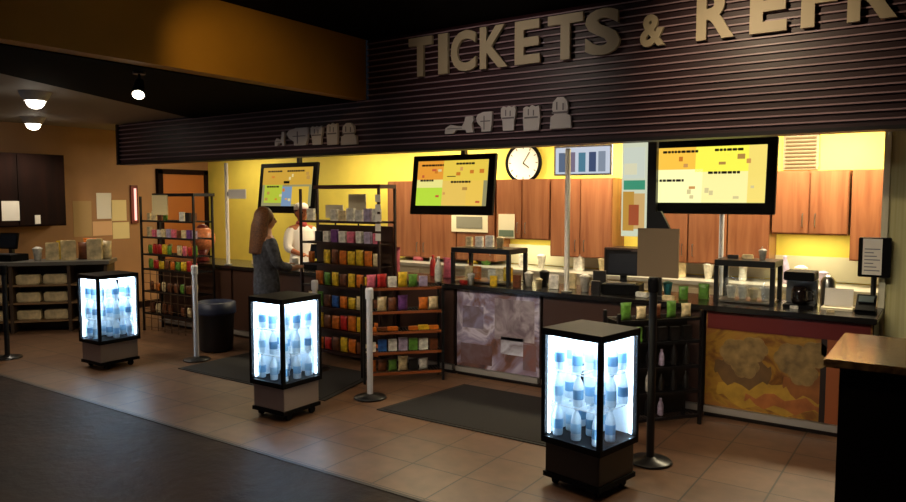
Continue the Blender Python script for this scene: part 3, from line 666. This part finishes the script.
# register on counter, centre
def register(label, x, y, rz=0, s=1.0):
    t = thing('cash_register', label, 'cash register', (x, y, .931), rz)
    MB().bb(-.17*s, .17*s, -.15*s, .15*s, 0, .09*s).build('drawer', BLACKP, t, bevel=.005)
    MB().bb(-.03, .03, .02, .06, .09*s, .2*s).build('neck', BLACK, t)
    sc = MB().box(0, .0, .27*s, .3*s, .03, .22*s, Matrix.Rotation(-.2, 3, 'X')).build('monitor', BLACKP, t, bevel=.005)
    MB().box(0, -.0185, .27*s, .26*s, .004, .18*s, Matrix.Rotation(-.2, 3, 'X')).build('monitor_glass', mat('dark_screen', '20242c', .15), sc)
    MB().box(.0, -.06, .095*s, .26*s, .12*s, .012).build('keypad', mat('keys', '55555a', .5), t)
    return t
register('black cash register behind the counter stuff beside the taupe sign', -2.45, 6.3, .2)
register('black cash register in front of the man in white', -6.35, 6.3, .1, .8)
# left register
lt = lc.matrix_world
def on_left(u, v): 
    c_, s_ = math.cos(ANG), math.sin(ANG); return (-9.98+u*c_-v*s_, 4.72+u*s_+v*c_)
x, y = on_left(-.42, .3)
t = register('black cash register on the side counter', x, y, ANG-.5); t.location.z = .951
for k, (u, v, kind, col, s) in enumerate([(-.05, .2, 'cup', 'white', 1.3), (.12, .25, 'box', 'cream', 1.6), (.33, .2, 'box', 'cream', 1.8), (.5, .3, 'bag', 'brown', 1.4), (.66, .22, 'box', 'cream', 1.9), (.78, .3, 'bag', 'cream', 1.5), (-.7, .2, 'box', 'cream', 1.5), (-.78, .4, 'cup', 'white', 1.3), (.22, .42, 'box', 'yellow', 1.7), (.55, .44, 'bag', 'orange', 1.7)]):
    x, y = on_left(u, v)
    o = inst(NAME[kind], goods(kind, col), f'{col} {WORD[kind]}, item {["after the register", "behind the white cup", "in the middle", "between two cream boxes", "before the corner", "at the corner", "left of the register", "at the far left end", "at the back", "leaning at the back"][k]} on the side counter', WORD[kind].split()[-1], (x, y, .951), ANG+random.uniform(-.4, .4), 'goods on the side counter')
    o.scale = (s, s, s)
# bags on the left counter shelves
for k in range(3):
    for j in range(4):
        x, y = on_left((-.58, -.15, .18, .6)[j], .14)
        o = inst('paper_stack', goods('bar', 'cream'), f'cream paper stack, {ORD[j]} along the {["lowest", "middle", "highest"][k]} open shelf of the side counter', 'stack', (x, y, .161+.24*k), ANG, 'paper stacks under the side counter'); o.scale = (2.4, 2.4, 2.6)
# assorted counter goods
cnt = [(-3.4, 6.25, 'cup', 'white', 1.0), (-3.28, 6.35, 'cup', 'black', 1.1), (-3.1, 6.2, 'box', 'white', .9), (-2.98, 6.32, 'box', 'cream', 1.0), (-2.78, 6.2, 'cup', 'white', 1.1), (-2.72, 6.4, 'box', 'black', 1.2), (-2.2, 6.12, 'bar', 'white', .9),
       (-2.05, 6.35, 'cup', 'teal', .9), (-1.85, 6.15, 'bag', 'green', .7), (-1.72, 6.3, 'bag', 'green', .8), (-4.38, 6.08, 'bottle', 'white', 1.2), (-4.48, 6.42, 'bag', 'pink', 1.3), (-4.72, 6.45, 'bottle', 'red', 1.1), (-5.25, 6.3, 'box', 'white', 1.2), (-6.65, 6.2, 'cup', 'white', 1.0), (-6.85, 6.3, 'bar', 'white', 1.0),
       (-7.2, 6.2, 'box', 'white', .9), (-7.5, 6.3, 'bar', 'cream', 1.0), (-.98, 6.15, 'bar', 'white', .5), (-.72, 6.1, 'bar', 'cream', .45), (-3.95, 6.05, 'cup', 'white', 0.8), (-3.68, 6.04, 'box', 'yellow', 0.7), (-3.45, 6.1, 'box', 'brown', 0.8), (-3.2, 6.08, 'cup', 'cream', 0.75), (-2.62, 6.08, 'box', 'black', 0.8), (-2.22, 6.52, 'bottle', 'brown', 1.0), (-1.95, 6.06, 'bar', 'cream', 0.8), (-4.05, 6.06, 'bar', 'red', 0.7)]
near = ['under the clock shelf end', 'behind the first white cup', 'in front of the pale pole', 'beside the white box by the pole', 'right of the pale pole', 'tall by the register', 'in front of the register', 'beside the taupe sign', 'in front of the taupe sign', 'right of the taupe sign', 'left of the shelf under the clock', 'over the low snack rack', 'beside the pink bag', 'behind the tall display end', 'between customer and man', 'near the customer', 'left of the customer', 'by the far pale pole', 'at the coffee machine', 'at the card terminal', 'before the shelf under the clock', 'before the right leg of that clock shelf', 'left of the first white cup', 'before the black cup', 'before the black box by the register', 'behind the taupe sign', 'at the foot of the taupe sign', 'before the left leg of the clock shelf']
for (x, y, kind, col, s), wh in zip(cnt, near):
    o = inst(NAME[kind], goods(kind, col), f'{col} {WORD[kind]} on the worktop {wh}', WORD[kind].split()[-1], (x, y, .931), random.uniform(-.3, .3)); o.scale = (s, s, s)
# pink bottle-like toy / drinks on the back counter
bk = [(-6.0, 'bag', 'pink', 1.6, 'behind the low snack rack'), (-5.75, 'bottle', 'white', 1.3, 'beside the pink bag'), (-5.1, 'bag', 'yellow', 1.3, 'below the clock television'), (-4.9, 'box', 'green', 1.2, 'beside the yellow bag'), (-4.35, 'box', 'white', 1.1, 'under the short cabinet'), (-4.1, 'cup', 'white', 1.2, 'beside the white box'), (-3.6, 'box', 'white', 1.3, 'under the picture board'), (-3.3, 'cup', 'cream', 1.2, 'right of the picture board'),
      (-2.4, 'box', 'cream', 1.2, 'under the largest television'), (-2.1, 'cup', 'white', 1.2, 'beside the cream box'), (-1.75, 'bottle', 'white', 1.2, 'left of the yellow strip'), (-1.35, 'bottle', 'lilac', 1.3, 'before the yellow strip'), (-1.2, 'cup', 'white', 1.3, 'beside the lilac bottle'), (-1.0, 'cup', 'lilac', 1.0, 'nearest the pillar cupboard')]
for x, kind, col, s, wh in bk:
    o = inst(NAME[kind], goods(kind, col), f'{col} {WORD[kind]} on the back counter {wh}', WORD[kind].split()[-1], (x, 7.85, .941), random.uniform(-.3, .3)); o.scale = (s, s, s)
# larger things by the end of the snack displays
a = ony(394, 270, 6.25)
o = inst('plush_bag', goods('bag', 'pink'), 'large pink bag standing on the worktop behind the low snack rack', 'bag', (a.x, 6.25, .931)); o.scale = (1.6, 1.6, 1.9)
for k in range(5):
    tag(MB().bb(-.035, .035, -.004, 0, 0, .075).build('price_card', PAP, loc=(-4.83, 5.6475, 1.36+.1*k)), f'white price card hung on the right upright of the tall display, {ORD[k]} from bottom', 'card', 'price cards on the tall display')
# microwave on back counter
mw = thing('microwave_oven', 'dark microwave oven on the back counter beside the slim poster', 'microwave', (-3.0, 7.85, .941))
MB().bb(-.22, .22, -.16, .2, .01, .3).build('body', mat('mw_body', '2a1a16', .4), mw, bevel=.006); MB().bb(-.2, .1, -.17, -.161, .03, .28).build('door', BLACKP, mw); MB().bb(.12, .2, -.17, -.161, .03, .28).build('control_panel', mat('mw_panel', '3c3432', .4), mw)
MB().cyl((.09, -.18, .06), (.09, -.18, .25), .006).build('handle', STEEL, mw)
# poster above mid cupboard
pq = thing('framed_picture', 'small pale framed picture on the cupboard below the clock television', 'picture', (-5.12, 7.79, 1.36))
MB().bb(-.28, .28, 0, .012, 0, .25).build('frame', CREAM, pq); MB().bb(-.2, .2, -.003, -.0005, .05, .2).build('image', mat('pic_grey', '8a8878', .5), pq)
pq = thing('framed_picture', 'narrow pale notice on the cupboard right of the small framed picture', 'picture', (-4.58, 7.79, 1.30))
MB().bb(-.1, .13, 0, .012, 0, .3).build('frame', CREAM, pq); MB().bb(-.09, .12, -.003, -.0005, .02, .1).build('image', mat('pic_green', '6a7a68', .5), pq)
# items near tall display: white notices
for k, (x0, x1, y0, y1, nm) in enumerate([(342, 359, 194, 218, 'larger cream notice behind the tall snack display'), (319, 336, 205, 218, 'smaller cream notice behind the man in white')]):
    a, b_ = ony(x0, y1, 6.08), ony(x1, y0, 6.08)
    t = thing('notice_stand', nm, 'notice', ((a.x+b_.x)/2, 6.2, .931), 0); w = b_.x-a.x
    MB().bb(-w/2, w/2, -.01, 0, a.z-.931, b_.z-.931).build('sheet', CREAM, t); MB().cyl((0, .012, 0), (0, .012, b_.z-.95), .01).build('rod', BLACK, t); MB().bb(-.08, .08, -.05, .07, 0, .01).build('foot', BLACK, t)

# bin and orange jar
bn = thing('litter_bin', 'dark litter bin with blue liner behind the silver stanchion', 'bin', (-7.1, 5.35, 0))
MB().lathe([(.15, 0), (.19, .02), (.22, .55), (.225, .56), (.2, .56), (.19, .5)], n=22).build('body', mat('bin_dark', '14161c', .4), bn, smooth=True)
MB().lathe([(.228, .44), (.235, .46), (.232, .575), (.2, .585), (.19, .5)], n=22).build('liner', mat('liner_blue', '141d38', .5), bn, smooth=True)
a = ony(203, 249, 6.2)
jr = thing('candy_globe', 'round orange candy jar on the worktop behind the silver stanchion', 'jar', (a.x, 6.2, .931))
MB().lathe([(.08, 0), (.09, .02), (.05, .09), (.09, .16)], n=20).build('stand', mat('jar_red', '6a1c18', .35), jr, smooth=True)
MB().ball((0, 0, .31), .17, (1, 1, 1.0)).build('globe', mat('jar_orange', 'e08a5c', .3, noise=.3, nscale=30), jr, smooth=True)
MB().lathe([(.07, .45), (.08, .47), (.05, .5), (.01, .51)], n=18).build('lid', mat('jar_red', '6a1c18', .35), jr, smooth=True)

# ================================================================== CEILING FITTINGS
for k, ((px, py), lab) in enumerate([((35, 93), 'ceiling downlight nearer the camera on the pale ceiling'), ((33, 118), 'ceiling downlight farther away near the left wall')]):
    p = onz(px, py, 2.86)
    t = thing('downlight', lab, 'light', (p.x, p.y, 2.869), 0, 'downlights on the pale ceiling')
    MB().lathe([(.10, -.09), (.13, -.05), (.15, 0), (.14, 0)], n=28, cap=False).build('ring', WHITE, t); MB().ball((0, 0, -.1), .085, (1, 1, .8)).build('lamp', emis('downlight_glow', 'fff4e0', 12), t, smooth=True)
    l = bpy.data.lights.new('downlight_lamp', 'SPOT'); l.energy = 60; l.color = (1, .86, .68); l.spot_size = 2.7; l.spot_blend = .6; l.shadow_soft_size = .1
    lo = bpy.data.objects.new('downlight_lamp', l); C.objects.link(lo); lo.location = (p.x, p.y, 2.66)
def track(label, base, aim, energy, size, color=(1, .74, .42), glow=20, power=True):
    base, aim = Vector(base), Vector(aim); d = (aim-base).normalized()
    t = thing('track_spotlight', label, 'light', base, 0, 'spotlights on the dark ceiling')
    j = Vector((0, 0, -.1)); e = j+d*.13
    MB().cyl((0, 0, 0), (0, 0, -.02), .05).cyl((0, 0, -.02), (0, 0, -.1), .01).build('stem', BLACK, t)
    MB().cyl(j-d*.03, e, .035, .055, n=20).build('can', BLACK, t); MB().cyl(e, e+d*.004, .045, n=20).build('lens', emis('spot_glow', 'fff0d0', glow), t)
    if power:
        l = bpy.data.lights.new('spot_lamp', 'SPOT'); l.energy = energy; l.color = color; l.spot_size = size; l.spot_blend = 1; l.shadow_soft_size = .05
        lo = bpy.data.objects.new('spot_lamp', l); C.objects.link(lo); lo.location = base+j+d*.16; lo.rotation_euler = d.to_track_quat('-Z', 'Y').to_euler()
p = onz(143, 86, 2.72)
track('small lit spotlight under the dark soffit below the gold bulkhead', (p.x-.05, p.y, 2.84), (-4.0, 2.2, .5), 40, 1.2, glow=14)
track('ceiling spotlight aimed at the gold bulkhead', (-3.9, 2.9, 3.48), (-5.2, 4.2, 2.95), 32, .95, (1, .66, .28))
track('ceiling spotlight aimed at the letters of the fascia', (-1.5, 4.3, 3.48), (-1.3, 5.95, 2.8), 58, 1.5, (1, .78, .5))
track('ceiling spotlight aimed at the far letters of the fascia', (-3.4, 3.9, 3.48), (-3.5, 5.95, 3.0), 28, 1.3, (1, .85, .7))

# panel lights of the place, then added fill lights
def area(name, loc, sx, sy, e, col, rot=(0, 0, 0)):
    l = bpy.data.lights.new(name, 'AREA'); l.shape = 'RECTANGLE'; l.size = sx; l.size_y = sy; l.energy = e; l.color = col
    o = bpy.data.objects.new(name, l); C.objects.link(o); o.location = loc; o.rotation_euler = rot; return o
for k, (x, e) in enumerate([(-1.0, 110), (-3.2, 70), (-5.4, 60), (-6.9, 26), (-9.5, 20)]):
    t = thing('ceiling_panel_light', f'bright panel light above the serving side, {ORD[k]} from the pillar', 'light', (x, 7.42, 2.719), 0, 'panel lights over the serving side')
    MB().bb(-.62, .62, -.17, .17, -.03, 0).build('housing', WHITE, t); MB().bb(-.58, .58, -.14, .14, -.034, -.031).build('diffuser', emis('panel_glow', 'fff0c8', 3), t)
    area('panel_lamp', (x, 7.42, 2.66), 1.1, .26, e, (1, .84, .55))
l_ = area('lobby_fill', (-2.6, 3.7, 3.42), 4.2, 1.2, 11, (1, .70, .45)); l_.data.spread = math.radians(95)  # unseen overhead fill, added to warm the tile floor
area('lobby_fill', (-7.2, 2.0, 2.8), 1.6, 1.6, 6, (1, .78, .58))  # another added fill, over the far left floor
area('cool_side_fill', (-8.2, -2.4, 1.9), 3.0, 1.8, 6, (.55, .68, 1), (math.radians(80), 0, math.radians(-20)))  # cool fill added from the front left for a bluish tint
l_ = area('lobby_wash_fill', (-2.6, 2.4, 3.42), 4.4, .3, 27, (1, .84, .64), (math.radians(50), 0, 0)); l_.data.spread = math.radians(52)  # unseen fill added to brighten the counter fronts
l_ = area('lobby_wash_fill', (-7.0, 2.6, 2.82), 2.6, .2, 7, (1, .82, .6), (math.radians(62), 0, 0)); l_.data.spread = math.radians(52)  # second unseen fill, added for the far racks and the customer
area('under_cabinet_fill', (-1.14, 7.98, 1.42), .6, .1, 3, (1, .9, .5))  # added without a fitting, to brighten the yellow strip
area('under_cabinet_fill', (-4.35, 7.98, 1.27), .6, .1, 3, (1, .9, .5))  # same added brightening below the short cabinet

# ================================================================== PEOPLE
def skin_mesh(name, verts, edges, radii, root=0, sub=1):
    me = bpy.data.meshes.new(name); me.from_pydata(verts, edges, []); o = bpy.data.objects.new(name, me); C.objects.link(o)
    md = o.modifiers.new('Skin', 'SKIN'); sk = me.skin_vertices[0].data
    for i, r in enumerate(radii): sk[i].radius = (r, r) if not isinstance(r, tuple) else r; sk[i].use_root = False
    sk[root].use_root = True
    if sub:
        s = o.modifiers.new('Sub', 'SUBSURF'); s.levels = sub; s.render_levels = sub
    bpy.context.view_layer.update()
    out = bpy.data.meshes.new_from_object(o.evaluated_get(bpy.context.evaluated_depsgraph_get()))
    bpy.data.objects.remove(o); bpy.data.meshes.remove(me); return out
def fuse(name, meshes, m, voxel, parent):
    bm = bmesh.new()
    for me in meshes: bm.from_mesh(me)
    me = bpy.data.meshes.new(name); bm.to_mesh(me); bm.free()
    o = bpy.data.objects.new(name, me); C.objects.link(o)
    r = o.modifiers.new('R', 'REMESH'); r.mode = 'VOXEL'; r.voxel_size = voxel; r.use_smooth_shade = True
    s = o.modifiers.new('S', 'SMOOTH'); s.factor = .5; s.iterations = 2
    bpy.context.view_layer.update()
    out = bpy.data.meshes.new_from_object(o.evaluated_get(bpy.context.evaluated_depsgraph_get()))
    o.modifiers.clear(); o.data = out; out.name = name; out.materials.clear(); out.materials.append(m)
    for p in out.polygons: p.use_smooth = True
    o.parent = parent; return o
def loft(rings, k, n=20):
    b = MB(); rs = [[b.bm.verts.new((rx*k*math.cos(2*PI*i/n), (y+ry*math.sin(2*PI*i/n))*k, z*k)) for i in range(n)] for z, rx, ry, y in rings]
    for p, q in zip(rs, rs[1:]):
        for i in range(n): b.bm.faces.new((p[i], p[(i+1) % n], q[(i+1) % n], q[i]))
    b.bm.faces.new(rs[0][::-1]); b.bm.faces.new(rs[-1]); return b.mesh('loft', None)
# joints in a figure looking along -Y (local), x to its left... arms may be posed
def figure(label, loc, rz, hgt, arms, cloth, legs_m, skin_m, hair, female=False):
    k = hgt/1.75
    t = thing('person', label, 'person', loc, rz)
    J = {}
    def P(x, y, z): return (x*k, y*k, z*k)
    sw = .165 if female else .19
    body_v = [P(0, 0, .95), P(0, .01, 1.1), P(0, .015, 1.28), P(0, .01, 1.42), P(0, .0, 1.5), P(0, -.015, 1.57), P(0, -.01, 1.64)]
    body_r = [(.115, .08), (.115, .085), (.15, .11), (.12, .08), (.055, .055), (.055, .055), (.06, .06)]
    body_e = [(i, i+1) for i in range(6)]
    for s, arm in ((1, arms[0]), (-1, arms[1])):
        n = len(body_v); body_v += [P(s*sw, .01, 1.42), P(*arm[0]), P(*arm[1]), P(*arm[2])]; body_r += [.055, .045, .033, .036]
        body_e += [(3, n), (n, n+1), (n+1, n+2), (n+2, n+3)]
        n = len(body_v); body_v += [P(s*.09, 0, .88), P(s*.1, -.01, .5), P(s*.1, .02, .1), P(s*.105, .02, .045), P(s*.115, -.13, .03)]; body_r += [.085, .058, .042, .04, .03]
        body_e += [(0, n), (n, n+1), (n+1, n+2), (n+2, n+3), (n+3, n+4)]
    sk = [skin_mesh('b', body_v, body_e, body_r)]
    h = MB(); h.ball(P(0, -.01, 1.645), .1*k, (.78, .95, 1.18), 14); h.ball(P(0, -.04, 1.585), .062*k, (.85, .9, .8), 10)
    h.cyl(P(0, -.095, 1.66), P(0, -.122, 1.618), .008*k, .017*k, 10); h.ball(P(0, -.118, 1.617), .016*k)
    for s in (1, -1): h.ball(P(s*.08, .0, 1.64), .03*k, (.35, .7, 1.1), 8)
    h.ball(P(0, -.098, 1.585), .02*k, (1.3, .5, .5), 8)
    sk.append(h.mesh('h', None))
    for s, arm in ((1, arms[0]), (-1, arms[1])):
        wv = Vector(P(*arm[1])); pv = Vector(P(*arm[2])); d = (pv-wv).normalized()
        side = d.cross(Vector((0, 0, 1))).normalized() if abs(d.z) < .9 else Vector((0, 1, 0)); down = side.cross(d).normalized()
        if down.z > 0: down = -down
        for f in range(4):
            L_ = (.07, .08, .075, .06)[f]*k; b0 = pv+side*(f-1.5)*.019*k
            a1 = b0+d*L_*.55; a2 = a1+(d+down*.6).normalized()*L_*.35; a3 = a2+(d*.4+down).normalized()*L_*.3
            sk.append(skin_mesh('f', [tuple(b0-d*.03), tuple(a1), tuple(a2), tuple(a3)], [(0, 1), (1, 2), (2, 3)], [.0095*k, .0088*k, .008*k, .007*k], 0, 1))
        tb = pv-d*.03-side*s*.03*k
        sk.append(skin_mesh('f', [tuple(tb+side*s*.02), tuple(tb-side*s*.015*k+d*.025+down*.01), tuple(tb-side*s*.02*k+d*.055+down*.02)], [(0, 1), (1, 2)], [.012*k, .0105*k, .008*k], 0, 1))
    fuse('body', sk, skin_m, .0095, t)
    # clothing shells
    sleeves = []
    for s, arm in ((1, arms[0]), (-1, arms[1])):
        wr = Vector(P(*arm[0])).lerp(Vector(P(*arm[1])), .88 if female else .45)
        sleeves.append(skin_mesh('j', [P(s*.05, .01, 1.40), P(s*sw, .01, 1.42), P(*arm[0]), tuple(wr)], [(0, 1), (1, 2), (2, 3)], [.07, .074, .064, .05]))
    top = [(.80, .19, .135, .0), (.92, .19, .138, .0), (1.08, .165, .125, .005), (1.28, .195, .135, .01), (1.40, .185, .115, .01), (1.47, .09, .075, .0)]
    fuse('jacket' if female else 'shirt', [loft(top, k)]+sleeves, cloth, .011, t)
    lg = [loft([(.70, .165, .115, .0), (.80, .172, .122, .0), (.92, .165, .118, .0), (1.0, .15, .11, .0)], k)]
    for s in (1, -1):
        b = MB(); b.cyl(P(s*.085, 0, .84), P(s*.1, -.01, .5), .092*k, .07*k).cyl(P(s*.1, -.01, .5), P(s*.1, .02, .07), .07*k, .062*k).ball(P(s*.1, -.01, .5), .07*k); lg.append(b.mesh('lg', None))
    fuse('trousers', lg, legs_m, .011, t)
    for s in (1, -1):
        b = MB(); b.ball(P(s*.11, -.055, .04), .058*k, (.85, 2.0, .7), 10); o = b.build('shoe', BLACKP, t, smooth=True)
    hb = MB()
    if hair == 'long':
        hb.ball(P(0, .022, 1.672), .112*k, (.9, .98, 1.08), 14)
        for i in range(11):
            a_ = PI*(.02+.096*i); x, y = math.cos(a_)*.085, math.sin(a_)*.085+.02
            hb.tube([P(x*.85, y*.8, 1.7), P(x*1.12, y+.02, 1.58), P(x*1.25, y+.035, 1.44), P(x*1.1+.01*math.sin(i*2), y+.05, 1.27)], .036*k, 8)
        me = hb.mesh('hr', None); fuse('hair', [me], mat('brown_hair', '6e4424', .55, noise=.5, nscale=60), .012, t)
    else:
        hb.ball(P(0, .022, 1.668), .105*k, (.84, .92, 1.05), 14); me = hb.mesh('hr', None); fuse('hair', [me], mat('dark_hair', '4a1f16', .6), .012, t)
        cp = MB(); cp.lathe([(.102*k, 0), (.1*k, .045*k), (.085*k, .075*k), (.05*k, .095*k), (.004, .1*k)], c=P(0, .0, 1.69), n=22); cp.build('cap_crown', mat('cap_white', 'd8d4d0', .6), t, smooth=True)
        cp = MB(); cp.slab([(math.cos(q)*.085*k, -.06*k+math.sin(q)*.125*k) for q in [PI+PI*i/12 for i in range(13)]], 1.693*k, 1.703*k); cp.build('cap_peak', mat('cap_red', '8a2420', .5), t)
        cl = MB(); cl.lathe([(.085*k, 1.44*k), (.078*k, 1.5*k), (.066*k, 1.53*k), (.064*k, 1.52*k)], n=20); cl.build('collar', mat('collar_red', 'a83434', .6), t, smooth=True)
    for s in (1, -1):
        e = MB().ball(P(s*.032, -.092, 1.65), .011*k, n=8).build('eye', mat('eye_dark', '1c120e', .2), t, smooth=True)
    return t
SKIN = mat('skin', 'c08a66', .5); SKIN2 = mat('skin_tan', 'a8623c', .5)
figure('person with long brown hair in dark grey jacket standing at the counter', (-5.93, 5.12, .013), PI*.9, 1.66, [((.25, -.06, 1.16), (.2, -.27, 1.1), (.17, -.34, 1.12)), ((-.25, -.02, 1.15), (-.2, -.24, 1.1), (-.17, -.31, 1.12))],
       mat('dark_jacket', '44464e', .8, noise=.6, nscale=26), mat('dark_denim', '1c2434', .8), SKIN, 'long', True)
figure('person in white shirt and white cap working behind the counter', (-7.29, 6.92, 0), PI*.42, 1.70, [((.24, -.1, 1.18), (.15, -.32, 1.1), (.13, -.39, 1.1)), ((-.26, -.06, 1.16), (-.17, -.3, 1.08), (-.15, -.37, 1.08))],
       mat('white_shirt', 'e4ded8', .7), mat('black_trousers', '17171a', .8), SKIN2, 'short')

# ================================================================== CAMERA / WORLD
cam = bpy.data.cameras.new('camera'); cam.sensor_width = 36; cam.lens = F/W*36; cam.clip_end = 100
co = bpy.data.objects.new('camera', cam); C.objects.link(co); co.location = (0, 0, CAMZ)
co.rotation_euler = (PI/2-PITCH, 0, YAW)
sc = bpy.context.scene; sc.camera = co
w = bpy.data.worlds.new('world'); sc.world = w; w.use_nodes = True
w.node_tree.nodes['Background'].inputs['Color'].default_value = (.35, .38, .5, 1); w.node_tree.nodes['Background'].inputs['Strength'].default_value = .01
sc.view_settings.view_transform = 'Standard'; sc.view_settings.look = 'None'; sc.view_settings.gamma = 1; sc.view_settings.exposure = 0
